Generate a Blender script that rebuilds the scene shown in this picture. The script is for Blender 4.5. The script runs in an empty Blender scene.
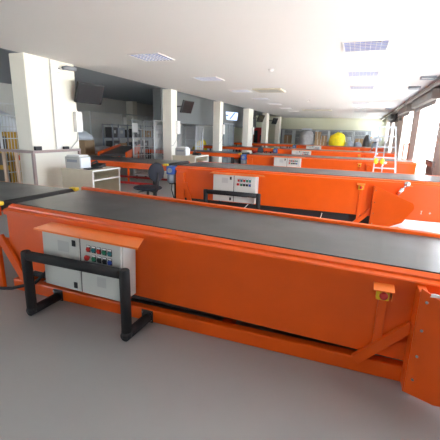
import bpy, bmesh, math, random
from mathutils import Vector, Matrix
random.seed(7)
scene = bpy.context.scene
COL = scene.collection

# ------------------------------------------------------------------ camera, world, sun, exposure
YAW, PITCH, ROLL, CAM_H, FPX = math.radians(20.48), math.radians(14.10), math.radians(-1.59), 1.65, 351.5
_f = Vector((-math.sin(YAW)*math.cos(PITCH), math.cos(YAW)*math.cos(PITCH), -math.sin(PITCH)))
_r = Vector((math.cos(YAW), math.sin(YAW), 0)); _d = _f.cross(_r)
_r2 = _r*math.cos(ROLL) + _d*math.sin(ROLL); _d2 = -_r*math.sin(ROLL) + _d*math.cos(ROLL)
cam_data = bpy.data.cameras.new('camera'); cam = bpy.data.objects.new('camera', cam_data); COL.objects.link(cam)
m = Matrix.Identity(4)
for i in range(3):
    m[i][0], m[i][1], m[i][2] = _r2[i], -_d2[i], -_f[i]
m[2][3] = CAM_H
cam.matrix_world = m
cam_data.sensor_width = 36; cam_data.lens = FPX/440*36; cam_data.clip_end = 300
scene.camera = cam

world = bpy.data.worlds.new('sky'); scene.world = world; world.use_nodes = True
bg = world.node_tree.nodes['Background']
bg.inputs[0].default_value = (0.80, 0.90, 1.0, 1); bg.inputs[1].default_value = 8.0

sun_data = bpy.data.lights.new('sun', 'SUN'); sun_data.energy = 40.0; sun_data.angle = 0.01; sun_data.color = (1, .93, .82)
sun = bpy.data.objects.new('sun', sun_data); COL.objects.link(sun)
sun.rotation_euler = Vector((0.55, 0.12, -0.83)).to_track_quat('-Z', 'Y').to_euler()

scene.view_settings.view_transform = 'Standard'; scene.view_settings.look = 'None'
scene.view_settings.gamma = 1.0; scene.view_settings.use_curve_mapping = False
scene.view_settings.exposure = 0.80
scene.cycles.max_bounces = 12; scene.cycles.diffuse_bounces = 8; scene.cycles.glossy_bounces = 4

WALL_X = 1.9            # dock wall
CEIL_Z = 2.92
OPENINGS = [(-1.8, -1.0), (2.2, 4.6), (5.8, 9.2), (10.7, 14.1), (15.8, 18.8), (22.9, 24.7)]  # first and last openings are added to brighten the foreground and far end
for (a, b) in OPENINGS:    # sampling guides for the daylight in each dock door and added opening
    l = bpy.data.lights.new('portal', 'AREA'); l.shape = 'RECTANGLE'; l.size = 2.5; l.size_y = b-a
    l.cycles.is_portal = True
    o = bpy.data.objects.new('opening_portal', l); COL.objects.link(o)
    o.location = (WALL_X+.2, (a+b)/2, 1.25); o.rotation_euler = (0, math.radians(90), 0)

l = bpy.data.lights.new('portal', 'AREA'); l.shape = 'RECTANGLE'; l.size = 2.8; l.size_y = 2.1; l.cycles.is_portal = True
o = bpy.data.objects.new('window_portal', l); COL.objects.link(o); o.location = (-9.4, -4.1, 1.65); o.rotation_euler = (math.radians(90), 0, 0)  # guides daylight through the unseen opening added behind the camera

# ------------------------------------------------------------------ materials
MATS = {}
def mat(name, col, rough=.5, metal=0.0, var=0.0, vscale=6.0, bump=0.0, bscale=60.0, spec=.5, emit=None, estr=0, coat=0, rvar=0.0, alpha=1):
    if name in MATS: return MATS[name]
    M = bpy.data.materials.new(name); M.use_nodes = True
    nt = M.node_tree; b = nt.nodes['Principled BSDF']
    b.inputs['Base Color'].default_value = (*col, 1); b.inputs['Roughness'].default_value = rough
    b.inputs['Metallic'].default_value = metal; b.inputs['Specular IOR Level'].default_value = spec
    b.inputs['Coat Weight'].default_value = coat; b.inputs['Coat Roughness'].default_value = .12
    if emit: b.inputs['Emission Color'].default_value = (*emit, 1); b.inputs['Emission Strength'].default_value = estr
    tc = nt.nodes.new('ShaderNodeTexCoord')
    if var or rvar:
        n = nt.nodes.new('ShaderNodeTexNoise'); n.inputs['Scale'].default_value = vscale; n.inputs['Detail'].default_value = 5
        nt.links.new(tc.outputs['Object'], n.inputs['Vector'])
        if var:
            r = nt.nodes.new('ShaderNodeMapRange'); r.inputs['From Min'].default_value = .3; r.inputs['From Max'].default_value = .7
            r.inputs['To Min'].default_value = 1-var; r.inputs['To Max'].default_value = 1+var
            nt.links.new(n.outputs['Fac'], r.inputs['Value'])
            mx = nt.nodes.new('ShaderNodeVectorMath'); mx.operation = 'SCALE'; mx.inputs[0].default_value = col
            nt.links.new(r.outputs[0], mx.inputs['Scale']); nt.links.new(mx.outputs[0], b.inputs['Base Color'])
        if rvar:
            r2 = nt.nodes.new('ShaderNodeMapRange'); r2.inputs['From Min'].default_value = .3; r2.inputs['From Max'].default_value = .7
            r2.inputs['To Min'].default_value = max(0, rough-rvar); r2.inputs['To Max'].default_value = rough+rvar
            nt.links.new(n.outputs['Fac'], r2.inputs['Value']); nt.links.new(r2.outputs[0], b.inputs['Roughness'])
    if bump:
        n2 = nt.nodes.new('ShaderNodeTexNoise'); n2.inputs['Scale'].default_value = bscale; n2.inputs['Detail'].default_value = 3
        nt.links.new(tc.outputs['Object'], n2.inputs['Vector'])
        bp = nt.nodes.new('ShaderNodeBump'); bp.inputs['Strength'].default_value = bump; bp.inputs['Distance'].default_value = .01
        nt.links.new(n2.outputs['Fac'], bp.inputs['Height']); nt.links.new(bp.outputs[0], b.inputs['Normal'])
    MATS[name] = M
    return M
ORANGE = mat('orange_paint', (.74, .096, .004), .32, var=.05, vscale=3, spec=.4, bump=.02, bscale=8)
ORANGE2 = mat('orange_paint_lit', (.85, .19, .028), .3, spec=.5)  # lighter copy of the orange, reflected light put into its colour
BELT = mat('grey_belt_rubber', (.055, .055, .055), .33, var=.10, vscale=2.5, rvar=.05, spec=.55, bump=.03, bscale=300)
BLACK = mat('black_rubber', (.012, .011, .012), .55, bump=.05, bscale=80)
FOAM = mat('black_foam_sleeve', (.010, .009, .010), .7, bump=.2, bscale=120)
DARK = mat('dark_steel', (.02, .02, .022), .5)
GREYBOX = mat('light_grey_enamel', (.56, .57, .54), .4, bump=.05, bscale=300)
GREYLINE = mat('grey_plate', (.45, .46, .45), .35)
YELLOW = mat('yellow_plastic', (.80, .55, .015), .4)
YELLOWB = mat('yellow_sack', (.90, .72, .01), .6, var=.12, vscale=5, bump=.3, bscale=10)
REDP = mat('red_plastic', (.55, .02, .015), .35)
GREENP = mat('green_plastic', (.02, .25, .12), .35)
TEALP = mat('teal_plastic', (.02, .2, .22), .35)
BLUEP = mat('blue_plastic', (.02, .06, .35), .35)
WHITEP = mat('white_plastic', (.82, .82, .82), .4)
STEEL = mat('bright_steel', (.65, .65, .66), .25, metal=1)
ALU = mat('aluminium_tube', (.55, .60, .64), .35, metal=.7)
WIRE = mat('galvanised_wire', (.62, .65, .66), .4, metal=.3)
FLOORM = mat('grey_floor_coating', (.345, .343, .338), .34, var=.05, vscale=.8, rvar=.02, spec=.45, bump=.015, bscale=25)
CEILM = mat('white_ceiling_paint', (.80, .80, .795), .9, bump=.02, bscale=40)
CEILDARK = mat('blue_grey_ceiling_paint', (.30, .34, .38), .8)
CREAM = mat('cream_column_paint', (.88, .86, .77), .6, var=.02, vscale=2)
WALLGRN = mat('pale_green_wall_paint', (.72, .72, .56), .7, var=.03, vscale=1)
WALLGREY = mat('grey_wall_paint', (.62, .63, .61), .7, var=.05, vscale=1)
BULK = mat('grey_bulkhead_paint', (.15, .165, .175), .6)
PILLAR = mat('beige_pink_pillar_paint', (.66, .57, .52), .7, var=.06, vscale=2)
SHUTTER = mat('grey_shutter_metal', (.30, .29, .28), .45, metal=.3)
PIPEM = mat('grey_brown_pipe', (.36, .33, .31), .5)
GROUND = mat('outdoor_concrete', (.62, .60, .56), .9, var=.06, vscale=.5)
DESKM = mat('cream_laminate', (.62, .57, .44), .45, var=.03, vscale=10)
WHITEEDGE = mat('white_edge_band', (.85, .85, .83), .4)
MAUVE = mat('mauve_rail_paint', (.36, .28, .27), .45)
TANP = mat('tan_post_paint', (.55, .40, .30), .5)
FABRIC = mat('navy_black_fabric', (.016, .018, .028), .9, bump=.3, bscale=250)
SCREEN = mat('black_screen', (.012, .012, .014), .25)
BLUEGEAR = mat('blue_gearbox_paint', (.03, .10, .42), .4)
MOTORG = mat('grey_motor_paint', (.25, .28, .32), .4)
LOUVRE = mat('louvre_blue_reflection', (.22, .34, .74), .3, metal=.45)  # blue of the reflected daylight is painted into the base colour
TUBE = mat('fluorescent_tube_glass', (.80, .86, .95), .3)
VENTM = mat('beige_vent_plastic', (.62, .58, .47), .5)
CARD = mat('brown_cardboard', (.42, .28, .16), .8, var=.08, vscale=4)
SACKG = mat('grey_woven_sack', (.36, .37, .38), .8, var=.15, vscale=5, bump=.4, bscale=12)
SACKB = mat('blue_grey_plastic_sack', (.30, .34, .40), .5, var=.12, vscale=4, bump=.4, bscale=10)
SACKD = mat('dark_plastic_sack', (.06, .055, .055), .45, var=.2, vscale=4, bump=.4, bscale=10)
FILM = mat('white_plastic_film', (.75, .80, .86), .4, bump=.5, bscale=14)
REDM = mat('red_machine_paint', (.55, .03, .03), .4)
BROWN = mat('brown_red_wood', (.42, .17, .09), .5)
DBROWN = mat('dark_brown_rail', (.14, .09, .08), .5)
SHOWN = mat('lit_screen', (.1, .2, .4), .3, emit=(.5, .72, 1.0), estr=.9)
SHOWN2 = mat('lit_screen_dark_area', (.02, .04, .1), .3, emit=(.05, .12, .3), estr=1)
PAPER = mat('white_paper', (.88, .88, .88), .7)

# ------------------------------------------------------------------ mesh helpers
class MB:
    def __init__(s): s.v = []; s.f = []; s.mi = []; s.cur = 0; s.smooth = []
    def _add(s, vs, fs, smooth=False):
        k = len(s.v); s.v += [tuple(p) for p in vs]
        for f in fs: s.f.append([i+k for i in f]); s.mi.append(s.cur); s.smooth.append(smooth)
        return s
    def box(s, a, b):
        x0, y0, z0 = a; x1, y1, z1 = b
        return s._add([(x0,y0,z0),(x1,y0,z0),(x1,y1,z0),(x0,y1,z0),(x0,y0,z1),(x1,y0,z1),(x1,y1,z1),(x0,y1,z1)],
               [(0,3,2,1),(4,5,6,7),(0,1,5,4),(1,2,6,5),(2,3,7,6),(3,0,4,7)])
    def bar(s, p, q, w, h, up=(0,1,0)):
        p = Vector(p); q = Vector(q); d = (q-p).normalized(); u = Vector(up); u = (u-d*u.dot(d)).normalized(); t = d.cross(u)
        vs = []
        for c in (p, q):
            for (i, j) in ((-1,-1),(1,-1),(1,1),(-1,1)): vs.append(c + t*(i*w/2) + u*(j*h/2))
        return s._add(vs, [(0,1,2,3),(7,6,5,4),(0,4,5,1),(1,5,6,2),(2,6,7,3),(3,7,4,0)])
    def prism(s, pts, y0, y1):      # polygon in XZ extruded along Y
        n = len(pts)
        return s._add([(x,y0,z) for x,z in pts]+[(x,y1,z) for x,z in pts],
               [tuple(range(n)), tuple(range(2*n-1,n-1,-1))]+[(i,i+n,(i+1)%n+n,(i+1)%n) for i in range(n)])
    def prof(s, pts, x0, x1):       # profile in YZ extruded along X
        n = len(pts)
        return s._add([(x0,y,z) for y,z in pts]+[(x1,y,z) for y,z in pts],
               [tuple(range(n-1,-1,-1)), tuple(range(n,2*n))]+[(i,(i+1)%n,(i+1)%n+n,i+n) for i in range(n)])
    def tube(s, path, r, n=10, cap=True):
        path = [Vector(p) for p in path]; rs = r if isinstance(r, (list, tuple)) else [r]*len(path)
        vs = []; u = None
        for i, p in enumerate(path):
            d = (path[min(i+1,len(path)-1)] - path[max(i-1,0)]).normalized()
            if u is None:
                u = Vector((0,0,1)) if abs(d.z) < .9 else Vector((1,0,0))
            u = (u - d*u.dot(d)).normalized(); t = d.cross(u)
            for k in range(n):
                a = 2*math.pi*k/n; vs.append(p + (u*math.cos(a)+t*math.sin(a))*rs[i])
        fs = [(i*n+k, i*n+(k+1)%n, (i+1)*n+(k+1)%n, (i+1)*n+k) for i in range(len(path)-1) for k in range(n)]
        s._add(vs, fs, True)
        if cap:
            k = len(s.v)-len(vs)
            for f in (list(range(n-1,-1,-1)), list(range(len(vs)-n, len(vs)))):
                s.f.append([i+k for i in f]); s.mi.append(s.cur); s.smooth.append(False)
        return s
    def cyl(s, p, q, r, n=12): return s.tube([p, q], r, n)
    def ball(s, c, r, n=12, m=8, sq=(1,1,1)):
        vs = []
        for i in range(m+1):
            a = math.pi*i/m
            for k in range(n):
                b = 2*math.pi*k/n
                vs.append((c[0]+r*sq[0]*math.sin(a)*math.cos(b), c[1]+r*sq[1]*math.sin(a)*math.sin(b), c[2]+r*sq[2]*math.cos(a)))
        return s._add(vs, [(i*n+k,(i+1)*n+k,(i+1)*n+(k+1)%n,i*n+(k+1)%n) for i in range(m) for k in range(n)], True)
    def build(s, name, mats, parent=None, bevel=0, shear=None, loc=None):
        if not isinstance(mats, (list, tuple)): mats = [mats]
        if shear: s.v = [(x,y,z+shear(x)) for x,y,z in s.v]
        me = bpy.data.meshes.new(name); me.from_pydata(s.v, [], s.f)
        for mt in mats: me.materials.append(mt)
        for p, i, sm in zip(me.polygons, s.mi, s.smooth): p.material_index = i; p.use_smooth = sm
        bm = bmesh.new(); bm.from_mesh(me); bmesh.ops.remove_doubles(bm, verts=bm.verts, dist=1e-6)
        bmesh.ops.recalc_face_normals(bm, faces=bm.faces)
        if bevel:
            es = [e for e in bm.edges if len(e.link_faces) == 2 and e.calc_face_angle(0) > .5]
            bmesh.ops.bevel(bm, geom=es, offset=bevel, segments=2, affect='EDGES', profile=.5, clamp_overlap=True)
        bm.to_mesh(me); bm.free()
        o = bpy.data.objects.new(name, me); COL.objects.link(o)
        if parent: o.parent = parent
        if loc: o.location = loc
        return o
def tag(o, label, cat, group=None, kind=None):
    o['label'] = label; o['category'] = cat
    if group: o['group'] = group
    if kind: o['kind'] = kind
    return o
def empty(name, loc, label, cat, group=None, rot=(0,0,0)):
    o = bpy.data.objects.new(name, None); COL.objects.link(o); o.location = loc; o.rotation_euler = rot; o.empty_display_size = .1
    return tag(o, label, cat, group)
def struct(o, label=None):
    o['kind'] = 'structure'
    if label: o['label'] = label
    return o
def copy_tree(o, parent=None):
    c = o.copy(); COL.objects.link(c); c.parent = parent
    for ch in o.children: copy_tree(ch, c)
    return c

# ------------------------------------------------------------------ the hall
LEFT_X, FAR_Y, NEAR_Y = -11.5, 30.0, -4.0
struct(MB().box((LEFT_X-.2, NEAR_Y-.2, -.2), (WALL_X+.35, FAR_Y+.2, 0)).build('floor', FLOORM), 'smooth grey coated floor of the hall')
struct(MB().box((LEFT_X-30, NEAR_Y-40, -.5), (60, FAR_Y+60, -.3)).build('ground_outside', GROUND), 'pale concrete yard outside the dock doors')
struct(MB().box((-5.8, NEAR_Y-.2, CEIL_Z), (1.62, FAR_Y+.2, CEIL_Z+.3)).build('ceiling', CEILM), 'white painted ceiling of the main hall')
struct(MB().box((LEFT_X-.2, NEAR_Y-.2, 3.06), (-5.8, FAR_Y+.2, 3.3)).build('ceiling_side_bay', CEILDARK), 'dark blue grey ceiling of the side bay beyond the columns')
w = MB()
for a, b in (((LEFT_X-.2, 0), (1.0, 3.3)), ((1.4, 0), (WALL_X+.35, 3.3)), ((1.0, 0), (1.4, 1.6)), ((1.0, 2.35), (1.4, 3.3))): w.box((a[0], FAR_Y, a[1]), (b[0], FAR_Y+.2, b[1]))
struct(w.build('wall_back', WALLGRN), 'pale green end wall with a narrow window')
def pane(name, a, b): return MB().box(a, b).build(name, GLASS)
GLASS = mat('clear_glass', (.9, .95, 1), .02)
GLASS.node_tree.nodes['Principled BSDF'].inputs['Transmission Weight'].default_value = 1; GLASS.node_tree.nodes['Principled BSDF'].inputs['IOR'].default_value = 1.02
for k, (a, b) in enumerate((((1.0, FAR_Y+.08, 1.6), (1.4, FAR_Y+.09, 2.35)), ((WALL_X+.15, 26.6, 1.3), (WALL_X+.16, 29.7, 2.62)))):
    wn = bpy.data.objects.new('window_%d' % (k+1), None); COL.objects.link(wn); struct(wn, ['narrow bright window in the end wall', 'tall bright window at the far end of the dock wall'][k])
    pn = pane('pane', a, b); pn.parent = wn
    fr = MB()
    if k == 0:
        for x in (1.0, 1.37): fr.box((x, FAR_Y+.05, 1.6), (x+.03, FAR_Y+.12, 2.35))
    else:
        for y in (26.6, 28.15, 29.67): fr.box((WALL_X+.12, y, 1.3), (WALL_X+.19, y+.03, 2.62))
    fr.build('frame', WHITEP, wn)
struct(MB().box((LEFT_X-.2, NEAR_Y, 0), (LEFT_X, FAR_Y, 3.06)).build('wall_left', WALLGREY), 'grey wall of the side bay')
w = MB()
for a, b in (((LEFT_X-.2, 0), (-10.8, 3.3)), ((-8.0, 0), (WALL_X+.35, 3.3)), ((-10.8, 0), (-8.0, .6)), ((-10.8, 2.7), (-8.0, 3.3))): w.box((a[0], NEAR_Y-.2, a[1]), (b[0], NEAR_Y, b[1]))  # unseen opening added here to brighten the side bay
struct(w.build('wall_front', WALLGREY), 'grey wall behind the camera with an opening added for light')
w = MB(); prev = NEAR_Y
for a, b in OPENINGS + [(26.6, 29.7), (FAR_Y, FAR_Y)]:
    w.box((WALL_X, prev, 0), (WALL_X+.35, a, 2.62)); prev = b
w.box((WALL_X, 26.6, 0), (WALL_X+.35, 29.7, 1.3))
w.box((WALL_X, NEAR_Y, 2.62), (WALL_X+.35, FAR_Y, 3.3))
struct(w.build('wall_right', PILLAR), 'beige pink dock wall with tall door openings')
struct(MB().box((1.62, NEAR_Y, CEIL_Z-.02), (WALL_X, FAR_Y, CEIL_Z+.3)).build('trim_1', PIPEM), 'grey brown service strip between ceiling and dock wall')
struct(MB().box((-6.0, FAR_Y-.04, 0), (.95, FAR_Y, 2.02)).build('trim_2', mat('blue_grey_wainscot', (.30, .32, .34), .6, var=.1, vscale=2)), 'blue grey lower band of the end wall')
struct(MB().box((-11.45, 16.2, 0), (-11.05, 16.6, 3.06)).build('column', CREAM), 'cream column deep in the side bay')
struct(MB().box((-6.86, 11.3, 1.92), (-6.54, FAR_Y-6, 3.06)).build('wall_bulkhead', BULK), 'grey hanging bulkhead behind the column row')

# columns in the row on the left
def column(y0, y1, x0, x1, ztop=CEIL_Z):
    o = MB().box((x0, y0, 0), (x1, y1, ztop)).build('column', CREAM, bevel=.012)
    return struct(o, 'cream painted square column')
COLS = [(5.06, 6.29), (10.5, 10.9), (14.9, 15.3), (19.3, 20.25), (23.5, 24.2), (27.7, 28.3)]
for k, (a, b) in enumerate(COLS): column(a, b, -6.06 if k == 0 else -6.02, -5.7)

# roller shutter boxes, beam and pipes above the dock doors
for k, (a, b) in enumerate(OPENINGS[1:]):  # the last shutter hangs over the opening added for far light
    sh = empty('roller_shutter', (1.76, (a+b)/2, 2.60), 'grey roller shutter box over dock opening number %s from the camera' % ['one', 'two', 'three', 'four', 'five', 'six'][k], 'shutter', 'roller shutters over the dock doors')
    L = (b-a)/2
    MB().box((-.14, -L-.1, 0), (.139, L+.1, .26)).build('housing', SHUTTER, sh, bevel=.02)
    for j in range(2):
        MB().box((-.02, -L, -.06-.055*j), (0, L, -.01-.055*j)).build('slat', SHUTTER, sh)
pr = empty('overhead_pipe', (1.535, 14, 2.85), 'long grey brown overhead pipe along the dock wall', 'pipe')
MB().cyl((0, -14, 0), (0, 15.9, 0), .055, 10).build('pipe_run', PIPEM, pr)
for k in range(9): MB().tube([(0, -12+3.3*k, -.01), (0, -11.95+3.3*k, -.01)], .075, 10).build('collar', SHUTTER, pr)

dk = empty('exhaust_pipe', (1.72, 20.5, 0), 'dark bent exhaust pipe high on the dock wall beyond the last door', 'pipe')
MB().tube([(0, -1.2, 2.72), (0, .2, 2.70), (0, .7, 2.55), (0, 1.2, 2.48), (0, 2.2, 2.46)], .07, 10).build('pipe_run', DARK, dk)
for y in (-.9, .8, 1.9): MB().box((.05, y, 2.40), (.179, y+.05, 2.66)).build('clamp', SHUTTER, dk)

# ------------------------------------------------------------------ conveyors
NTH = ['nearest', 'second', 'third', 'fourth', 'fifth']
def conveyor(i, Yf, zb0, slope, dx, X0, X1):
    sh = (lambda x: -slope*(x+3.0))
    n = NTH[i]
    lab = ['nearest orange telescopic belt conveyor filling the foreground', 'second orange belt conveyor from the camera, with a gusset plate and piston facing us',
           'third orange belt conveyor from the camera, behind the step ladder', 'fourth orange belt conveyor from the camera',
           'farthest orange belt conveyor, in front of the yellow sack'][i]
    R = empty('belt_conveyor', (0, Yf, 0), lab, 'conveyor', 'orange belt conveyors across the hall')
    zb = zb0; lip = .020 if i == 0 else -.008; c1 = i == 0
    B = lambda: MB()
    B().box((X0, 0, zb-.64), (X1, .03, zb-.06)).build('side_panel', ORANGE, R, .006, sh)
    B().box((X0, 1.07, zb-.64), (X1, 1.10, zb-.06)).build('side_panel', ORANGE, R, .006, sh)
    B().box((X0+.01, .031, zb-.63), (X1-.01, 1.069, zb-.60)).build('bottom_pan', ORANGE, R, 0, sh)
    B().box((X0, .031, zb-.60), (X0+.02, 1.069, zb-.08)).build('end_panel', ORANGE, R, 0, sh)
    B().box((X1-.02, .031, zb-.60), (X1, 1.069, zb-.08)).build('end_panel', ORANGE, R, 0, sh)
    for sgn in (0, 1):
        pts = [(-.020, zb-.102), (-.020, zb-.058), (-.012, zb-.050), (.036, zb-.044), (.039, zb-.030), (.084, zb-.014), (.094, zb-.014), (.094, zb-.058), (0, zb-.058), (0, zb-.102)]
        if sgn: pts = [(1.118, zb-.10), (1.118, zb+lip), (1.095, zb+lip+.006), (1.056, zb+lip), (1.056, zb-.056), (1.10, zb-.056), (1.10, zb-.10)]
        B().prof(pts, X0-.01, X1+.01).build('top_flange', ORANGE, R, 0, sh)
    bl = B().box((X0+.03, .096, zb-.04), (X1-.05, 1.054, zb-.006))
    bl.build('belt', BELT, R, .004, sh)
    B().cyl((X1-.05, .1, zb-.05), (X1-.05, 1.0, zb-.05), .044, 16).build('nose_roller', STEEL, R, 0, sh)
    # base rails on the floor, with a dark shade block between them
    xr = .50+dx
    for y0, y1 in ((0, .085), (1.015, 1.10)):
        B().box((X0-.02, y0, 0), (xr, y1, .12)).build('base_rail', ORANGE, R, .012)
    for xx in (X0+.05, -2.0, -.9, xr-.1):
        B().box((xx, .086, .02), (xx+.08, 1.014, .10)).build('cross_member', ORANGE, R, .005)
    zbot = lambda x: zb-.64+sh(x)
    B().box((X0+.1, .14, .115), (xr-.1, .96, zbot(xr)-.002)).build('gap_shade_block', DARK, R)  # black block paints the shade in the gap under the body
    # left-hand post and diagonal
    B().box((X0-.19 if c1 else X0+.01, -.04, .0), (X0-.115 if c1 else X0+.19, -.002, zb-.13)).build('corner_post', ORANGE, R, .006)
    B().bar((X0-.10 if c1 else X0+.20, -.022, zb-.33), (X0+.21 if c1 else X0+.36, -.022, .12), .085, .036).build('brace', ORANGE, R, .005)
    # right-hand stand: post, brace, emergency stop, gusset plate, piston
    zs = zb+sh(.4); pt = .045 if c1 else .105
    B().box((.39+dx-.055, -.12, .02), (.39+dx-.005, -.002, zs-pt-.03)).build('stand_post', ORANGE, R, .005)
    B().bar((.03+dx, -.022, .115), (.35+dx, -.022, .455), .072, .036).build('brace', ORANGE, R, .005)
    es = B().box((.105+dx, -.055, zs-.205), (.185+dx, -.004, zs-.125)).build('emergency_stop', YELLOW, R, .006)
    es['label'] = 'yellow emergency stop box'
    B().cyl((.148+dx, -.055, zs-.165), (.148+dx, -.068, zs-.165), .014, 12).tube([(.148+dx, -.066, zs-.165), (.148+dx, -.078, zs-.165), (.148+dx, -.084, zs-.165)], [.026, .026, .016], 14).build('stop_button', REDP, es)
    hd = B().prof([(-.105, zs-.124), (-.105, zs-.117), (-.001, zs-.092), (-.001, zs-.099)], .082+dx, .205+dx)
    hd.box((.197+dx, -.06, zs-.20), (.203+dx, -.001, zs-.112)); hd.build('hood', ORANGE2, es)
    B().box((.125+dx, -.026, .24), (.178+dx, -.002, zs-.206)).build('stop_post', ORANGE, R, .004)
    P = [(.34+dx, zs-pt), (.34+dx, .03), (.50+dx, .03), (.62+dx, zs-.735), (.79+dx, zs-.63), (.925+dx, zs-.39), (.90+dx, zs-.305)]
    if P[3][1] < .04: P[3] = (.62+dx, .06); P[4] = (.79+dx, .2)
    gp = B().prism(P, -.134, -.121); gp.v = [(x, y-.42*(x-.34-dx), z) for x, y, z in gp.v]; gp = gp.build('gusset_plate', ORANGE, R, .003)
    for t in (.08, .27, .45, .62):
        z = zs-pt-t
        if z > .1: B().cyl((.375+dx, -.146, z), (.375+dx, -.157, z), .009, 8).build('bolt', STEEL, gp)
    pis = B().cyl((.70+dx, -.05, zs-.24), (.765+dx, -.05, zs-.135), .030, 12)
    pis.build('piston_barrel', STEEL, R)
    B().cyl((.765+dx, -.05, zs-.135), (.81+dx, -.05, zs-.065), .018, 10).ball((.815+dx, -.05, zs-.062), .046, 12, 8, (1,.6,1)).build('piston_rod', STEEL, R)
    B().box((.84+dx, -.05, zs-.10), (.90+dx, -.002, zs-.088)).box((.78+dx, -.05, zs-.032), (.87+dx, -.016, zs-.024)).build('piston_bracket', ORANGE2, R)
    # gear motor under the infeed end
    gx = X0-.20
    if c1: return R
    gb = B().box((gx, -.06, zb-.19), (gx+.18, .14, zb-.03)).build('gearbox', BLUEGEAR, R, .02)
    B().cyl((gx+.085, -.06, zb-.11), (gx+.085, -.072, zb-.11), .05, 14).build('shaft_cover', MOTORG, gb)
    mo = B().cyl((gx+.085, .03, zb-.19), (gx+.085, .03, zb-.36), .086, 18).build('motor', MOTORG, R)
    for k in range(8):
        a = math.pi*2*k/8
        B().bar((gx+.085+.088*math.cos(a), .03+.088*math.sin(a), zb-.2), (gx+.085+.088*math.cos(a), .03+.088*math.sin(a), zb-.34), .006, .02, up=(math.cos(a), math.sin(a), 0)).build('cooling_fin', MOTORG, mo)
    B().cyl((gx+.085, .03, zb-.36), (gx+.085, .03, zb-.39), .06, 16).build('fan_cover', DARK, mo)
    if not c1: B().tube([(gx+.085, .03, zb-.37), (gx+.10, -.02, zb-.5), (gx+.22, -.06, .2), (gx+.33, -.06, .06), (gx+.5, -.02, .16), (gx+.75, -.06, .14), (gx+.9, .04, .135)], .011, 8).build('cable', BLACK, R)
    return R
SPEC = [(2.41, .905, .0277, .125, -3.15, 1.62), (6.27, .985, 0, 0, -3.30, 1.62), (11.2, .970, 0, 0, -3.30, 1.62), (16.05, .985, 0, 0, -3.3, 1.55), (21.3, 1.03, 0, 0, -3.3, 1.45)]
for i, s in enumerate(SPEC): conveyor(i, *s)
# small marks seen on single conveyors
def decal(name, pts, y, mt, label, cat='marking'):
    o = MB()
    for a, b in pts: o.box((a[0], y-.0015, a[1]), (b[0], y-.0003, b[1]))
    return tag(o.build(name, mt), label, cat)
decal('painted_mark', [((1.08, .46), (1.088, .51)), ((1.07, .46), (1.098, .465)), ((1.07, .505), (1.098, .51))], 6.27, WHITEP, 'small white letter I on the second conveyor face by the piston')
decal('painted_mark', [((1.19, .482), (1.22, .488)), ((1.202, .468), (1.208, .502))], 6.27, WHITEP, 'small white plus mark on the second conveyor face')
o = MB()
random.seed(3)
pp = []
for k in range(11):
    a = 2*math.pi*k/11; r = random.uniform(.5, 1.0); pp.append((.535+.045*r*math.cos(a), .742+.016*r*math.sin(a)))
o.prism(pp, 2.41-.172, 2.41-.166); tag(o.build('torn_label', PAPER), 'torn white label on the corner of the nearest gusset plate', 'label')
tag(MB().prism([(.40, .80), (.52, .775), (.56, .785), (.56, .80), (.44, .835), (.40, .83)], 3.535, 3.56).build('latch_bracket', ORANGE2, bevel=.005), 'small orange latch bracket at the back edge of the nearest belt', 'bracket')

# infeed conveyors continuing to the left
def infeed(i, Yf, zb, X0, XL):
    lab = ['orange infeed conveyor joining the nearest belt at the left edge', 'orange infeed conveyor passing behind the desk with the printer', 'orange infeed conveyor of the third line, behind the second desk',
           'orange infeed conveyor of the fourth line', 'orange infeed conveyor of the farthest line'][i]
    R = empty('infeed_conveyor', (0, Yf, 0), lab, 'conveyor', 'infeed conveyors left of the telescopic conveyors')
    xe = X0-.012 - (.105 if i == 0 else .215)
    B = MB
    for y0, y1 in ((.0, .045), (1.055, 1.10)):
        B().box((XL, y0, zb-.135), (xe, y1, zb-.012)).build('side_frame', ORANGE, R, .008)
    B().box((XL+.05, .05, zb-.05), (xe-.06, 1.05, zb-.004)).build('belt', BELT, R, .004)
    B().cyl((xe-.04, .05, zb-.045), (xe-.04, 1.05, zb-.045), .048, 14).build('end_roller', BLACK, R)
    for yy in ((-.012, 1.035) if i == 0 else (-.012,)):
        B().box((xe-.075, yy, zb-.03), (xe+.03, yy+.075, zb+.012)).build('end_cap', YELLOW, R, .012)
    n = 3
    for k in range(n):
        x = XL+.15+(xe-XL-.5)*k/(n-1)
        for y0 in (.05, .99):
            B().box((x, y0, 0), (x+.06, y0+.06, zb-.05)).build('leg', DARK, R, .005)
    for y0 in (.112, .95):
        B().box((XL+.2, y0, .50), (xe-.3, y0+.035, .55)).build('stretcher', MATS['red_machine_paint'], R, .004)
    for y0 in (.02, 1.02):
        B().box((XL+.05, y0-.01, 0), (xe-.12, y0+.02, .10)).build('floor_rail', ORANGE, R, .006)
    return R
for i, s in enumerate(SPEC): infeed(i, s[0], s[1], s[4], [-6.6, -7.6, -7.2, -7.2, -7.2][i])

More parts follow.
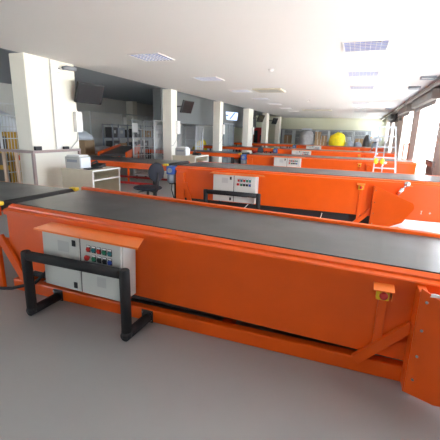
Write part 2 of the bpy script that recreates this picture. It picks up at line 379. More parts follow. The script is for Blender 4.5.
# ------------------------------------------------------------------ control cabinets
BUTTON_ROWS = [[REDP, TEALP, REDP, GREENP, TEALP], [None, GREENP, BLACK, BLACK, BLUEP]]
def cabinet():
    R = empty('control_cabinet', (0,0,0), 'x', 'cabinet', 'control cabinets on the conveyors')
    W, D, H = .82, .20, .495
    MB().box((0, -D, -H), (W, -.023, 0)).build('body', GREYBOX, R, .004)
    MB().box((.400, -D-.016, -H+.01), (.420, -D-.0005, -.01)).build('gasket', BLACK, R)
    for k in range(2):
        x0 = .006 + k*.410
        d = MB().box((x0, -D-.022, -H+.006), (x0+.398, -D-.0005, -.006)).build('door', GREYBOX, R, .005)
        if k == 0:
            for z in (-.058, -H+.058):
                MB().box((x0+.325, -D-.028, z-.027), (x0+.361, -D-.022, z+.027)).box((x0+.332, -D-.032, z-.008), (x0+.346, -D-.028, z+.008)).build('lock', BLACK, d, .002)
            MB().box((x0+.17, -D-.0238, -.15), (x0+.29, -D-.0222, -.055)).build('nameplate', GREYLINE, d, .0005)
        else:
            for r in range(2):
                for c in range(5):
                    bx, bz = x0+.085+c*.053, -.078-.076*r
                    cm = BUTTON_ROWS[r][c]
                    if cm:
                        pb = MB().box((bx-.020, -D-.026, bz-.030), (bx+.020, -D-.0222, bz+.030)).build('push_button', BLACK, d, .001)
                        MB().box((bx-.016, -D-.0275, bz+.015), (bx+.016, -D-.026, bz+.027)).build('button_tag', WHITEP, d)
                        MB().cyl((bx, -D-.026, bz-.005), (bx, -D-.036, bz-.006), .018, 14).build('button_cap', cm, d)
                    else:
                        MB().cyl((bx-.004, -D-.0222, bz), (bx-.004, -D-.04, bz), .014, 12).tube([(bx-.004, -D-.038, bz), (bx-.004, -D-.05, bz), (bx-.004, -D-.058, bz)], [.024, .025, .015], 16).build('stop_button', REDP, d)
            MB().box((x0+.16, -D-.0236, -.40), (x0+.25, -D-.0222, -.31)).build('vent_label', GREYLINE, d, .0005)
    h = MB()
    Q = [(-.06, -.245), (.99, -.245), (.90, -.0225), (-.085, -.0225)]
    h._add([(x, y, .014-.03*y*0) for x, y in Q]+[(x, y, .019) for x, y in Q], [(3,2,1,0),(4,5,6,7),(0,1,5,4),(1,2,6,5),(2,3,7,6),(3,0,4,7)])
    h.box((-.06, -.2475, .004), (.99, -.2455, .019))
    h.build('hood', ORANGE2, R, 0)
    for x in (.1, .72): MB().prism([(x, -H), (x+.03, -H), (x+.03, -H-.03), (x, -H-.03)], -.16, -.004).build('bracket', DARK, R)
    return R
cab0 = cabinet()
CABL = ['grey control cabinet with push buttons on the nearest conveyor', 'grey control cabinet with push buttons on the second conveyor', 'grey control cabinet on the third conveyor from the camera',
        'grey control cabinet on the fourth conveyor from the camera', 'grey control cabinet on the farthest conveyor']
CX = [-2.46, -2.42, -2.36, -2.64, -2.70]
def guard():
    R = empty('guard_frame', (0,0,0), 'x', 'guard rail', 'black guard frames before the control cabinets')
    W, D, H, r = 1.01, .31, .568, .042
    def corner(p, q, s, n=4):       # rounded bend around q
        p, q, s = Vector(p), Vector(q), Vector(s); a = q+(p-q).normalized()*.045; b = q+(s-q).normalized()*.045
        return [a.lerp(q, t).lerp(q.lerp(b, t), t) for t in [k/n for k in range(n+1)]]
    MB().cyl((.034, -D, H), (W-.034, -D, H), r, 14).build('top_bar', FOAM, R)
    for x in (0, W):
        MB().tube([(x, -D, .075), (x, -D, H+.03), (x, -D, H+.041)], [r, r, r*.8], 14).build('upright', FOAM, R)
        MB().cyl((x, -D-.03, .044), (x, -.014, .044), r*.98, 14).build('foot_bar', FOAM, R)
        MB().tube([(x, -D, .03), (x, -D, .08)], r*1.03, 14).build('elbow', BLACK, R)
        f = MB().box((x-.055, -.013, .004), (x+.055, -.001, .115)).build('flange', DARK, R, .003)
        for dz in (.025, .095):
            for s in (-1, 1): MB().cyl((x+.042*s, -.013, dz), (x+.042*s, -.022, dz), .009, 8).build('bolt', STEEL, f)
    return R
g0 = guard()
GL = ['black foam padded guard frame before the nearest control cabinet', 'black guard frame before the second conveyor control cabinet', 'black guard frame before the third conveyor control cabinet',
      'black guard frame before the fourth conveyor control cabinet', 'black guard frame before the farthest control cabinet']
for i, s in enumerate(SPEC):
    c = cab0 if i == 0 else copy_tree(cab0)
    z = s[1] - s[2]*(CX[i]+3) - [.108, .094, .045, .035, .02][i]
    c.location = (CX[i], s[0]-.001, z); c.rotation_euler = (0, math.atan(s[2]), 0); c['label'] = CABL[i]
    g = g0 if i == 0 else copy_tree(g0)
    g.location = (CX[i]-.105, s[0]-.001, 0); g['label'] = GL[i]
# black hose at the left of the nearest conveyor
tag(MB().tube([(-3.9, 2.3, .02), (-3.5, 2.28, .06), (-3.3, 2.26, .05), (-3.05, 2.3, .08), (-2.8, 2.36, .16), (-2.66, 2.385, .30)], .016, 10).build('power_cable', BLACK), 'thick black power cable along the foot of the nearest conveyor', 'cable')
# loose wires between the first two conveyors
def wire(pts, label): return tag(MB().tube(pts, .006, 6).build('loose_wire', WHITEP), label, 'wire', 'loose wires on the floor before the second conveyor')
wire([(-2.35, 6.02, .26), (-2.3, 5.9, .19), (-2.2, 5.86, .25), (-2.0, 5.9, .2), (-1.9, 5.94, .3), (-1.8, 5.95, .29), (-1.7, 5.98, .4)], 'white wire curling under the second control cabinet')
wire([(-.55, 6.0, .008), (-.47, 6.1, .12), (-.43, 6.2, .33)], 'short white wire below the middle of the second conveyor')

# ------------------------------------------------------------------ column furniture (column one)
tr = MB().box((-5.699, 5.62, 1.2), (-5.66, 5.76, CEIL_Z-.01)).build('cable_trunking', WHITEP, bevel=.004); tag(tr, 'white vertical cable trunking on the wide cream column', 'trunking')
bx = empty('junction_box', (-5.66, 6.24, 1.77), 'white electrical box on the edge of the wide cream column', 'electrical box')
MB().box((-.039, -.085, -.21), (.05, .10, .21)).build('case', WHITEP, bx, .008)
MB().tube([(-.01, .0, -.21), (-.02, -.03, -.4), (-.03, -.25, -.58), (-.02, -.42, -.60)], .008, 6).build('cable', GREYLINE, bx)
cm = empty('security_camera', (-5.70, 5.82, 2.78), 'grey security camera high on the wide cream column', 'camera')
MB().box((.001, -.05, -.08), (.03, .05, .08)).build('wall_plate', WHITEP, cm, .004)
MB().tube([(.03, 0, 0), (.10, .03, -.02), (.12, .1, 0)], .015, 8).build('bracket', WHITEP, cm)
MB().tube([(.12, .02, .0), (.13, .12, .02), (.14, .34, .03)], [.03, .045, .045], 12).build('housing', MOTORG, cm)
# handrail around the column
hr = empty('barrier_rail', (-5.6, 4.97, 0), 'mauve barrier rail on posts around the wide cream column', 'barrier')
MB().bar((-1.95, 0, 1.19), (.03, 0, 1.19), .05, .05, up=(0,0,1)).build('rail', MAUVE, hr, .006)
MB().bar((.0, .026, 1.19), (.0, 1.22, 1.19), .05, .05, up=(0,0,1)).build('rail', MAUVE, hr, .006)
for x in (-.76, -.43): MB().box((x-.025, -.025, 0), (x+.025, .025, 1.164)).build('post', TANP, hr, .004)
for x, y in ((0, 0), (0, 1.19)): MB().box((x-.025, y-.025, 0), (x+.025, y+.025, 1.164)).build('post', MAUVE, hr, .004)
so = MB().box((-5.63, 5.02, 1.216), (-5.57, 5.16, 1.29)).build('socket_box', BLACK, bevel=.006); tag(so, 'small black socket box on the corner of the barrier rail', 'socket')
so = MB().box((-5.63, 5.72, 1.216), (-5.57, 5.86, 1.27)).build('barcode_scanner', BLACK, bevel=.012); tag(so, 'small black scanner lying on the barrier rail above the printer', 'scanner')

# televisions on brackets
def television(loc, tgt, w, h, label, lit=False, roll=0, anchor=None):
    q = (Vector(tgt)).to_track_quat('-Y', 'Z')
    R = empty('television', loc, label, 'television', 'televisions on the column row'); R.rotation_euler = q.to_euler()
    MB().box((-w/2, 0, -h/2), (w/2, .06, h/2)).build('casing', DARK, R, .008)
    s = MB().box((-w/2+.02, -.004, -h/2+.02), (w/2-.02, -.0005, h/2-.02))
    s.build('screen', SHOWN if lit else SCREEN, R)
    if lit:
        MB().prism([(-.1*w, -h*.35), (.02*w, -h*.35), (.30*w, h*.4), (.18*w, h*.4)], -.006, -.0045).build('picture_shape', SHOWN2, R)
        MB().box((-.4*w, -.006, -.05*h), (-.18*w, -.0045, .12*h)).build('picture_shape', SHOWN2, R)
    a = R.matrix_basis.inverted() @ Vector(anchor)
    MB().tube([(0, .061, 0), (0, .12, 0), a], .022, 8).build('wall_arm', DARK, R)
    MB().box((-.1, .061, -.1), (.1, .075, .1)).build('mount_plate', DARK, R)
    return R
NRM = (.93, -.14, -.34)
television((-5.46, 6.46, 2.36), NRM, .70, .42, 'black television tilted down beside the wide cream column', anchor=(-5.69, 6.28, 2.45))
television((-5.45, 11.2, 2.42), NRM, .60, .42, 'small black television on an arm on the second column', anchor=(-5.69, 10.88, 2.42))
television((-6.42, 18.4, 2.47), (.93, -.3, -.12), 1.25, .45, 'television showing a bright blue picture beyond the third column', lit=True, anchor=(-6.535, 18.5, 2.5))
television((-5.36, 20.75, 2.45), NRM, .8, .42, 'black television on the fourth column', anchor=(-5.69, 20.2, 2.45))
television((-5.40, 24.75, 2.45), NRM, .8, .42, 'black television on the fifth column', anchor=(-5.69, 24.15, 2.45))
for x, y, lb in ((-5.66, 10.86, 'white electrical box on the second column'), (-5.66, 15.24, 'white electrical box on the third column'), (-5.66, 20.15, 'white electrical box on the fourth column')):
    b2 = copy_tree(bx); b2.location = (x, y, 1.75); b2['label'] = lb

# ------------------------------------------------------------------ desks and their things
def desk(x0, y0, w, d, h, label):
    R = empty('desk', (x0, y0, 0), label, 'desk', 'cream desks by the columns')
    MB().box((-.01, -.01, h-.03), (w+.01, d+.01, h)).build('desk_top', DESKM, R, .004)
    MB().box((0, 0, 0), (w-.012, .025, h-.03)).build('side_panel', DESKM, R)
    MB().box((0, d-.025, 0), (w-.012, d, h-.03)).build('side_panel', DESKM, R)
    MB().box((0, .025, .1), (.02, d-.025, h-.03)).build('back_panel', DESKM, R)
    MB().box((.3, .025, h-.20), (w-.012, d-.025, h-.18)).build('shelf', DESKM, R)
    for y in (-.004, d-.029): MB().box((w-.012, y, 0), (w+.004, y+.033, h-.031)).build('edge_band', WHITEEDGE, R)
    MB().box((w-.0115, .03, h-.205), (w+.003, d-.03, h-.175)).build('edge_band', WHITEEDGE, R)
    MB().box((w+.010, -.01, h-.03), (w+.014, d+.01, h+.0)).build('edge_band', WHITEEDGE, R)
    return R
desk(-5.16, 5.18, .72, .80, .90, 'cream desk with a printer beside the wide cream column')
desk(-5.15, 9.55, .75, 1.0, .92, 'cream desk with white edges behind the second conveyor')
def printer(x, y, z, label):
    R = empty('printer', (x, y, z), label, 'printer', 'printers on the desks')
    MB().box((0, 0, 0), (.34, .30, .22)).build('body', GREYLINE, R, .012)
    MB().box((.3405, .015, .01), (.36, .285, .21)).build('front_cover', FILM, R, .008)
    MB().box((.02, .02, .2205), (.32, .28, .25)).build('lid', WHITEP, R, .008)
    MB().box((.05, -.004, .12), (.29, -.0005, .17)).build('paper_slot', MOTORG, R)
    return R
printer(-5.12, 5.24, .901, 'white grey label printer on the near end of the first desk')
printer(-5.10, 9.62, .921, 'white printer on the desk behind the second conveyor')
lp = empty('desk_telephone', (-4.80, 5.78, .901), 'black desk telephone behind the printer on the first desk', 'telephone')
MB().prof([(-.10, 0), (.10, 0), (.10, .07), (-.10, .03)], -.11, .11).build('base', BLACK, lp, .004)
MB().tube([(-.085, -.08, .05), (-.085, -.06, .075), (-.085, .06, .1), (-.085, .08, .08)], .022, 8).build('handset', BLACK, lp)
k = empty('keyboard', (-4.62, 5.42, .901), 'black keyboard on the first desk in front of the printer', 'keyboard')
MB().box((-.07, -.19, 0), (.07, .19, .018)).build('keyboard_base', BLACK, k, .004)
for r in range(4):
    MB().box((-.06+.03*r, -.18, .0185), (-.036+.03*r, .18, .025)).build('key_row', SCREEN, k)
tag(MB().box((-4.80, 5.20, .901), (-4.62, 5.21, .902)).box((-4.70, 5.19, .901), (-4.50, 5.22, .903)).build('paper_slip', PAPER), 'white paper slip at the near edge of the first desk', 'paper')
lp = empty('desk_telephone', (-4.65, 10.2, .921), 'black telephone on the desk behind the second conveyor', 'telephone')
MB().prof([(-.10, 0), (.10, 0), (.10, .07), (-.10, .03)], -.11, .11).build('base', BLACK, lp, .004)
MB().tube([(-.085, -.08, .05), (-.085, -.06, .075), (-.085, .06, .1), (-.085, .08, .08)], .022, 8).build('handset', BLACK, lp)

# ------------------------------------------------------------------ office chairs
def office_chair(x, y, rz, label):
    R = empty('office_chair', (x, y, 0), label, 'chair', 'office chairs'); R.rotation_euler.z = rz
    s = MB().ball((0, 0, .58), .27, 20, 10, (1.05, 1.0, .18)); s.build('seat', FABRIC, R)
    MB().ball((.285, 0, .90), .2, 20, 12, (.22, .88, .88)).build('backrest', FABRIC, R)
    MB().tube([(.05, 0, .535), (.26, 0, .52), (.325, 0, .60), (.325, 0, .90)], .02, 8).build('back_support', BLACK, R)
    MB().cyl((0, 0, .10), (0, 0, .54), .025, 12).build('gas_lift', DARK, R)
    MB().tube([(.02, -.03, .53), (.02, -.22, .52)], .008, 6).build('lever', DARK, R)
    for k in range(5):
        a = 2*math.pi*k/5+.3
        MB().tube([(.03*math.cos(a), .03*math.sin(a), .115), (.27*math.cos(a), .27*math.sin(a), .075)], [.022, .015], 8).build('base_arm', BLACK, R)
        MB().cyl((.27*math.cos(a)-.02*math.sin(a), .27*math.sin(a)+.02*math.cos(a), .03), (.27*math.cos(a)+.02*math.sin(a), .27*math.sin(a)-.02*math.cos(a), .03), .03, 10).build('castor', BLACK, R)
    return R
office_chair(-3.62, 5.72, math.radians(-24), 'dark blue office chair beside the blue gear motor')
office_chair(-4.1, 15.2, math.radians(-30), 'dark office chair before the fourth conveyor')

# ------------------------------------------------------------------ roll cages
def roll_cage(w=.8, d=.7, h=1.75):
    R = empty('roll_cage', (0,0,0), 'x', 'roll cage', 'wire roll cages')
    for x in (0, w):
        for y in (0, d): MB().cyl((x, y, .14), (x, y, h), .028, 8).build('post', WIRE, R)
    MB().box((-.02, -.02, .12), (w+.02, d+.02, .15)).build('base', WIRE, R)
    for side in range(3):
        g = MB()
        P = [((0, 0), (0, d)), ((w, 0), (w, d)), ((0, d), (w, d))][side]
        a, b = Vector((*P[0], 0)), Vector((*P[1], 0))
        for k in range(7):
            z = .2+(h-.22)*k/6
            g.cyl(a+Vector((0, 0, z)), b+Vector((0, 0, z)), .012 if k < 6 else .02, 5)
        for k in range(1, 8):
            p = a.lerp(b, k/8); g.cyl(p+Vector((0, 0, .16)), p+Vector((0, 0, h)), .009, 4)
        g.build('mesh_panel', WIRE, R)
    for x in (.06, w-.06):
        for y in (.06, d-.06):
            MB().cyl((x-.015, y, .06), (x+.015, y, .06), .06, 10).build('castor', BLACK, R)
    return R
cage0 = roll_cage(); first = [True]
def cage(x, y, rz, label, sc=1):
    c = cage0 if first[0] else copy_tree(cage0); first[0] = False
    c.location = (x, y, 0); c.rotation_euler.z = rz; c['label'] = label; c.scale = (1, 1, sc)
    return c
cage(-6.98, 10.2, .02, 'tall wire roll cage left of the second column', 1.12)
cage(-8.0, 13.4, .05, 'wire roll cage with a white sheet between the second and third columns', 1.05)
cage(-7.0, 13.5, .0, 'wire roll cage nearest the third column', 1.05)
cage(-8.95, 6.35, .0, 'wire roll cage in the side bay left of the wide column', 1.1)
cage(-8.75, 7.9, .0, 'wire roll cage beside the wide column in the side bay', 1.1)
cage(-7.8, 19.6, .0, 'wire roll cage between the third and fourth columns')
for k in range(8):
    cage(-5.6+.89*k, 28.6+.1*(k % 2), .02*(k % 3-1), ['wire roll cage at the left end of the end wall row', 'second wire roll cage from the left along the end wall', 'wire roll cage behind the big grey sack', 'fourth wire roll cage from the left along the end wall',
        'wire roll cage behind the yellow sack, left side', 'wire roll cage behind the yellow sack, right side', 'wire roll cage behind the blue grey sacks', 'wire roll cage behind the dark sacks', 'wire roll cage at the right end of the end wall row'][k], 1.12)
for k in range(8):      # parcels standing in the cages of the end wall row
    for j in range(2):
        q = empty('parcel', (-5.6+.89*k+.4, 28.95+.1*(k % 2), .151+.72*j), '%s parcel in the %s roll cage from the left along the end wall' % (['lower', 'upper'][j], ['first', 'second', 'third', 'fourth', 'fifth', 'sixth', 'seventh', 'eighth'][k]), 'parcel', 'parcels in the end wall cages')
        ww, hh_ = random.uniform(.24, .33), random.uniform(.45, .70)
        MB().box((-ww, -.2, 0), (ww, .2, .71 if j == 0 else hh_)).build('parcel_body', random.choice([SACKG, CARD, SACKB, FILM, GREYLINE]), q, .03)
        MB().box((-.04, -.203, .05), (.04, -.2005, hh_-.05)).build('tape', VENTM, q)
# sheets of paper tied to cages
def sheet(x, y, z, w, h, label): return tag(MB().box((x, y-.003, z), (x+w, y, z+h)).build('paper_sheet', PAPER), label, 'paper', 'paper sheets on cages')
sheet(-6.98, 10.171, 1.55, .22, .3, 'white sheet hanging on the cage left of the second column')
sheet(-8.0, 13.3715, 1.5, .3, .35, 'white sheet on the cage between second and third columns')
sheet(-8.2, 7.875, 1.45, .2, .25, 'white sheet on the cage in the side bay')

# mesh partition along the side bay
mp = empty('mesh_partition', (-10.6, 0, 0), 'grey mesh partition along the side bay wall', 'partition')
for k in range(8): MB().box((-.03, 8+2.2*k, 0), (.03, 8.06+2.2*k, 2.35)).build('post', WIRE, mp)
for z in (2.32, 2.05, 1.2): MB().box((-.02, 8.0, z), (.02, 23.4, z+.04)).build('rail', WIRE, mp)
g = MB()
for k in range(150): g.box((-.004, 8.08+.1*k, .03), (.004, 8.094+.1*k, 2.32))
g.build('wire_infill', WIRE, mp)['kind'] = 'stuff'

# ------------------------------------------------------------------ sacks, boxes, goods
def heap(name, c, r, sq, mt, label, cat, group=None, seed=0, amp=.16, lobes=5):
    rnd = random.Random(seed)
    b = MB(); n, mm = 28, 18
    dirs = [(Vector((rnd.uniform(-1,1), rnd.uniform(-1,1), rnd.uniform(-.3,1))).normalized(), rnd.uniform(.5, 1)) for _ in range(lobes*2)]
    b.ball((0,0,0), 1, n, mm)
    vs = []
    for v in b.v:
        p = Vector(v); q = p.normalized()
        k = 1 + amp*sum(w*max(0, q.dot(d)-.55)/.45 for d, w in dirs) - amp*.5*sum(w*max(0, .12-abs(q.dot(d))) for d, w in dirs)*6
        p = q*k; z = p.z*sq[2]
        if z < -.55*sq[2]: z = -.55*sq[2]
        vs.append((p.x*sq[0]*r, p.y*sq[1]*r, (z+.55*sq[2])*r))
    b.v = vs
    o = b.build(name, mt); o.location = c
    return tag(o, label, cat, group)
def pallet(x, y, label, h=.6):
    R = empty('pallet_stack', (x, y, 0), label, 'pallet', 'pallet stacks by the end wall')
    n = int(h/.14)
    for k in range(n):
        z = .14*k
        for j in range(3): MB().box((-.5, -.38+.34*j, z), (.5, -.30+.34*j, z+.10)).build('bearer', CARD, R)
        for j in range(5): MB().box((-.5+.21*j, -.38, z+.1005), (-.36+.21*j, .38, z+.139)).build('deck_board', CARD, R)
    return R, n*.14
_, hh = pallet(-3.5, 26.6, 'stack of pallets under the big grey sack', .84)
heap('bulk_sack', (-3.5, 26.6, hh), .5, (.95, .8, 1.40), SACKG, 'big grey sack with a white top by the end wall', 'sack', seed=2)
heap('plastic_film', (-3.45, 26.55, hh+1.24), .3, (1.2, .8, .22), FILM, 'white film lying on the big grey sack', 'film', seed=3)
_, hh = pallet(-2.45, 26.8, 'stack of pallets under the cardboard boxes', .84)
def carton(x, y, z, w, d, h, rz, label):
    R = empty('cardboard_box', (x, y, z), label, 'box', 'cardboard boxes by the end wall'); R.rotation_euler.z = rz
    MB().box((-w/2, -d/2, 0), (w/2, d/2, h)).build('carton', CARD, R, .006)
    MB().box((-.03, -d/2-.002, .01), (.03, -d/2-.0005, h-.01)).build('tape', VENTM, R)
    return R
carton(-2.66, 26.8, hh, .42, .5, .62, .1, 'tall cardboard box beside the big grey sack')
carton(-2.66, 26.8, hh+.621, .34, .4, .5, -.15, 'cardboard box on top of the tall cardboard box')
carton(-2.19, 26.8, hh, .40, .5, .45, -.05, 'cardboard box left of the yellow sack, lower')
carton(-2.22, 26.8, hh+.451, .36, .42, .42, .12, 'cardboard box left of the yellow sack, upper')
_, hh = pallet(-1.28, 26.6, 'stack of pallets under the yellow sack', .84)
heap('yellow_sack', (-1.28, 26.6, hh), .46, (.95, .8, 1.15), YELLOWB, 'bright yellow plastic sack piled by the end wall', 'sack', seed=5, amp=.42, lobes=4)
_, hh = pallet(-.12, 26.6, 'stack of pallets under the blue grey sacks', .84)
heap('plastic_sack', (-.48, 26.6, hh), .4, (.58, .8, .95), SACKB, 'blue grey plastic sack right of the yellow sack', 'sack', 'blue grey sacks', seed=8)
heap('plastic_sack', (.10, 26.6, hh), .4, (.6, .8, .8), SACKB, 'blue grey plastic sack next to the dark sacks', 'sack', 'blue grey sacks', seed=9)
_, hh = pallet(.95, 26.6, 'stack of pallets under the dark sacks', .84)
heap('dark_sack', (.62, 26.6, hh), .40, (.62, .8, 1.45), SACKD, 'dark plastic sack stacked high near the dock wall', 'sack', 'dark sacks', seed=11)
heap('dark_sack', (1.22, 26.6, hh), .34, (.6, .8, 1.0), SACKB, 'grey plastic sack leaning on the dark sack', 'sack', 'dark sacks', seed=12)
heap('plastic_film', (1.2, 26.5, hh+.58), .30, (1.0, .7, .6), FILM, 'crumpled white film on the dark sacks', 'film', seed=13)
# side bay goods
_, hh = pallet(-9.75, 10.9, 'stack of pallets in the side bay under cartons', .84)
carton(-9.75, 10.95, hh, .6, .6, .5, .1, 'cardboard box in the side bay beside the wide column')
heap('plastic_film', (-9.75, 10.95, hh+.501), .36, (1.0, 1.0, .55), FILM, 'white film bundle on the box in the side bay', 'film', seed=21)
_, hh = pallet(-9.75, 12.0, 'low stack of pallets under white plastic sheeting', .56)
heap('plastic_film', (-9.75, 12.0, hh), .5, (.6, 1.0, .45), FILM, 'white plastic sheeting lying before the orange chute', 'film', seed=22)
heap('yellow_sack', (-8.0, 17.9, 0), .5, (.7, .8, 1.4), YELLOWB, 'yellow sack standing left of the third column', 'sack', seed=23)
OCHRE = mat('ochre_crate_plastic', (.50, .27, .02), .6)
cr = empty('plastic_crate', (-8.9, 6.5, .151), 'ochre crate inside the cage at the left edge', 'crate')
MB().box((.03, .02, 0), (.74, .5, 1.35)).build('crate_body', OCHRE, cr, .01)
for k in range(3): MB().box((.06, .005, .1+.42*k), (.71, .019, .4+.42*k)).build('crate_panel', mat('dark_crate_panel', (.10, .09, .08), .6), cr)
heap('white_bag', (-8.53, 6.75, 1.503), .33, (1.0, .7, .9), FILM, 'big white bag on top of the ochre crate', 'bag', seed=25)
rk = empty('storage_rack', (-10.4, 12.9, 0), 'dark storage rack with black goods along the side bay wall', 'rack')
for y in (0, 1.1, 2.2, 3.3):
    for x in (0, .5): MB().box((x, y, 0), (x+.05, y+.05, 1.85)).build('upright', MOTORG, rk)
for z in (.12, .7, 1.25, 1.8): MB().box((.001, .051, z), (.549, 3.299, z+.03)).build('shelf', MOTORG, rk)
rnd = random.Random(5); n = 0
PLACE = ['lower', 'middle', 'upper']
for zi, z in enumerate((.151, .731, 1.281)):
    y = .1
    while y < 2.95:
        L = rnd.uniform(.28, .5); h = rnd.uniform(.28, .44)
        b_ = empty('goods_box', (-10.4, 12.9+y, z), 'dark goods box on the %s shelf of the storage rack, %s from the near end' % (PLACE[zi], ['first', 'second', 'third', 'fourth', 'fifth', 'sixth', 'seventh', 'eighth', 'ninth'][n]), 'box', 'dark boxes on the storage rack')
        MB().box((.08, 0, 0), (.47, L, h)).build('box_body', [DARK, SACKD, MOTORG, CARD][rnd.randrange(4)], b_, .01); MB().box((.4705, L*.3, h*.4), (.474, L*.7, h*.7)).build('box_label', GREYLINE, b_)
        y += L+.08; n += 1
    n = 0
tag(MB().box((-10.57, 14.7, 1.86), (-10.565, 14.95, 2.2)).build('paper_sheet', PAPER), 'white paper sheet high on the mesh partition', 'paper', 'paper sheets on cages')
# orange chute conveyor running away into the side bay
ch = empty('chute_conveyor', (-6.42, 9.0, 0), 'orange chute conveyor running away into the side bay', 'conveyor'); ch.rotation_euler.z = math.radians(118.5)
for y in (0, .8): MB().bar((0, y, .86), (4.6, y, .915), .24, .05).build('side_frame', ORANGE, ch)
MB().bar((0, .4, .88), (4.6, .4, .935), .05, .74).build('belt', BELT, ch)
for x in (.4, 4.2):
    for y in (0, .8): MB().box((x-.03, y-.03, 0), (x+.03, y+.03, .79+.012*x)).build('leg', ORANGE, ch)
rm = empty('vending_machine', (-6.75, 24.2, 0), 'red machine beyond the fourth column', 'machine')
MB().box((0, 0, 0), (.62, .6, 2.0)).build('body', REDM, rm, .01); MB().box((.05, -.02, .9), (.30, -.001, 1.8)).build('front_glass', SCREEN, rm); MB().box((.46, -.015, 1.1), (.57, -.001, 1.5)).build('coin_panel', DARK, rm)
dr = empty('glazed_door', (-6.52, 17.5, 0), 'grey framed doorway beyond the third column', 'door')
for a, b in (((0, 0, 0), (.06, .06, 2.1)), ((0, 1.6, 0), (.06, 1.66, 2.1)), ((0, .8, 0), (.06, .86, 2.04)), ((0, .06, 2.04), (.06, 1.6, 2.1))): MB().box(a, b).build('frame_member', MOTORG, dr)
for y in (.065, .865): MB().box((.02, y, .02), (.03, y+.73, 2.03)).build('pane', mat('grey_glass', (.25, .29, .31), .1), dr)

# ------------------------------------------------------------------ step ladder and dock side things
la = empty('step_ladder', (0, 9.55, 0), 'tall aluminium step ladder standing before the third conveyor', 'ladder')
zt = 1.85
L = lambda z: .43+(.475-.43)*z/zt; Rr = lambda z: 1.03+(.825-1.03)*z/zt; Yz = lambda z: -.25+.25*z/zt
MB().bar((L(0), Yz(0), 0), (L(zt), Yz(zt), zt), .03, .05).build('rail', ALU, la); MB().bar((Rr(0), Yz(0), 0), (Rr(zt), Yz(zt), zt), .03, .05).build('rail', ALU, la)
for k in range(1, 8):
    z = .25*k-.1; MB().box((L(z)+.014, Yz(z)-.035, z-.012), (Rr(z)-.014, Yz(z)+.035, z+.012)).build('step', ALU, la)
MB().bar((.70, .62, 0), (.64, .04, zt), .025, .04).build('rear_leg', ALU, la)
MB().box((.465, -.05, zt), (.835, .10, zt+.03)).build('top_cap', ALU, la)
for x in (.45, .59): MB().ball((x+.03, Yz(1.08)-.03, 1.06), .06, 12, 8, (.8, .4, 1.25)).build('grip_pad', YELLOW, la)
bf = empty('wooden_frame', (1.60, 14.75, 0), 'red brown wooden frame standing by the dock pillar', 'frame')
for x in (0, .17): MB().box((x, 0, 0), (x+.05, .04, 1.42)).build('post', BROWN, bf)
for z in (.2, .8, 1.37): MB().box((.0505, 0, z), (.1695, .035, z+.05)).build('rail', BROWN, bf)
rl = empty('barrier_fence', (1.72, 9.75, 0), 'dark brown barrier fence against the pillar at the right edge', 'barrier')
for k in range(6): MB().box((.02, .14*k-.02, 0), (.05, .14*k+.02, .96)).build('bar', DBROWN, rl)
MB().box((0, -.1, .961), (.06, .85, 1.10)).build('top_board', DBROWN, rl); MB().box((0, -.1, .05), (.018, .85, .12)).build('bottom_board', DBROWN, rl)

# ------------------------------------------------------------------ ceiling fittings
def louvre_light():
    R = empty('ceiling_light', (0,0,0), 'x', 'ceiling light', 'louvred ceiling lights')
    s = .31
    f = MB()
    for a, b in (((-s, -s), (s, -s+.02)), ((-s, s-.02), (s, s)), ((-s, -s+.02), (-s+.02, s-.02)), ((s-.02, -s+.02), (s, s-.02))): f.box((*a, -.014), (*b, 0))
    f.build('frame', WHITEP, R)
    MB().box((-s+.02, -s+.02, -.004), (s-.02, s-.02, -.001)).build('reflector', LOUVRE, R)
    for k in range(4):
        x = -.21+.14*k
        MB().cyl((x, -s+.03, -.0085), (x, s-.03, -.0085), .0045, 6).build('tube', TUBE, R)
    for k in range(1, 4): MB().box((-s+.02+.145*k-.003, -s+.02, -.0135), (-s+.02+.145*k+.003, s-.02, -.0065)).build('louvre_blade', WHITEP, R)
    for k in range(1, 6): MB().box((-s+.021, -s+.02+.097*k-.002, -.0135), (s-.021, -s+.02+.097*k+.002, -.0065)).build('louvre_blade', WHITEP, R)
    return R
l0 = louvre_light(); firstl = True
ORD = ['first', 'second', 'third', 'fourth', 'fifth', 'sixth', 'seventh']
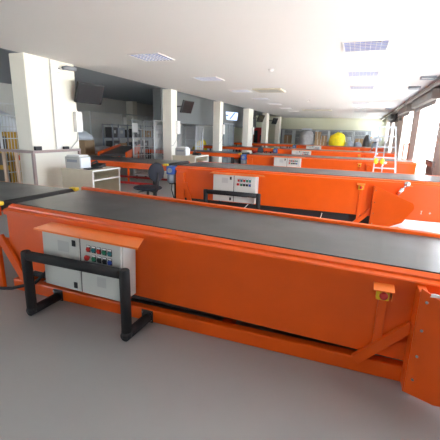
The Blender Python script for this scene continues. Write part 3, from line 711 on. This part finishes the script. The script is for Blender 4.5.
for row, (x, ys) in enumerate([(-3.62, [5.95, 8.62, 11.25, 13.8, 16.3, 18.9, 21.5]), (-.04, [5.95, 8.5, 10.83, 13.15, 15.9, 18.4, 20.9])]):
    for k, y in enumerate(ys):
        c = l0 if firstl else copy_tree(l0); firstl = False
        c.location = (x, y, CEIL_Z); c['label'] = '%s louvred ceiling light from the camera in the %s' % (ORD[k], ['row nearest the columns', 'middle row', 'row along the dock wall'][row])
def downlight(x, y, label):
    R = empty('downlight', (x, y, CEIL_Z), label, 'ceiling light', 'small lights along the dock wall')
    f = MB()
    for a, b in (((-.14, -.14), (.14, -.12)), ((-.14, .12), (.14, .14)), ((-.14, -.12), (-.12, .12)), ((.12, -.12), (.14, .12))): f.box((*a, -.05), (*b, -.001))
    f.build('frame', MOTORG, R); MB().box((-.119, -.119, -.03), (.119, .119, -.002)).build('diffuser', WHITEP, R, .004)
for x, y, lb in ((1.28, 9.15, 'small square light by the dock wall nearest the camera'), (1.24, 10.9, 'second small square light along the dock wall'), (1.2, 18.7, 'small square light far along the dock wall')): downlight(x, y, lb)
def vent(x, y, w, d, label):
    R = empty('air_conditioner', (x, y, CEIL_Z), label, 'air conditioner', 'ceiling air units')
    MB().box((-w/2, -d/2, -.035), (w/2, d/2, -.001)).build('panel', VENTM, R, .008)
    for k in range(5): MB().box((-w/2+.1, -d/2+.1+k*(d-.2)/5, -.043), (w/2-.1, -d/2+.1+k*(d-.2)/5+.05, -.0355)).build('grille_slat', GREYLINE, R)
vent(-2.66, 11.1, .85, .85, 'beige ceiling air unit between the light rows, nearer one')
vent(-2.2, 20.4, 1.5, .9, 'beige ceiling air unit farther down the hall')
def smoke(x, y, label):
    R = empty('smoke_detector', (x, y, CEIL_Z), label, 'smoke detector', 'smoke detectors on the ceiling')
    MB().tube([(0, 0, -.001), (0, 0, -.02)], .06, 14).build('base', WHITEP, R); MB().tube([(0, 0, -.0205), (0, 0, -.04), (0, 0, -.055)], [.05, .045, .02], 14).build('sensor_head', WHITEP, R)
smoke(-1.81, 7.6, 'white smoke detector on the ceiling nearest the camera'); smoke(-1.94, 14.5, 'white smoke detector on the ceiling farther away')
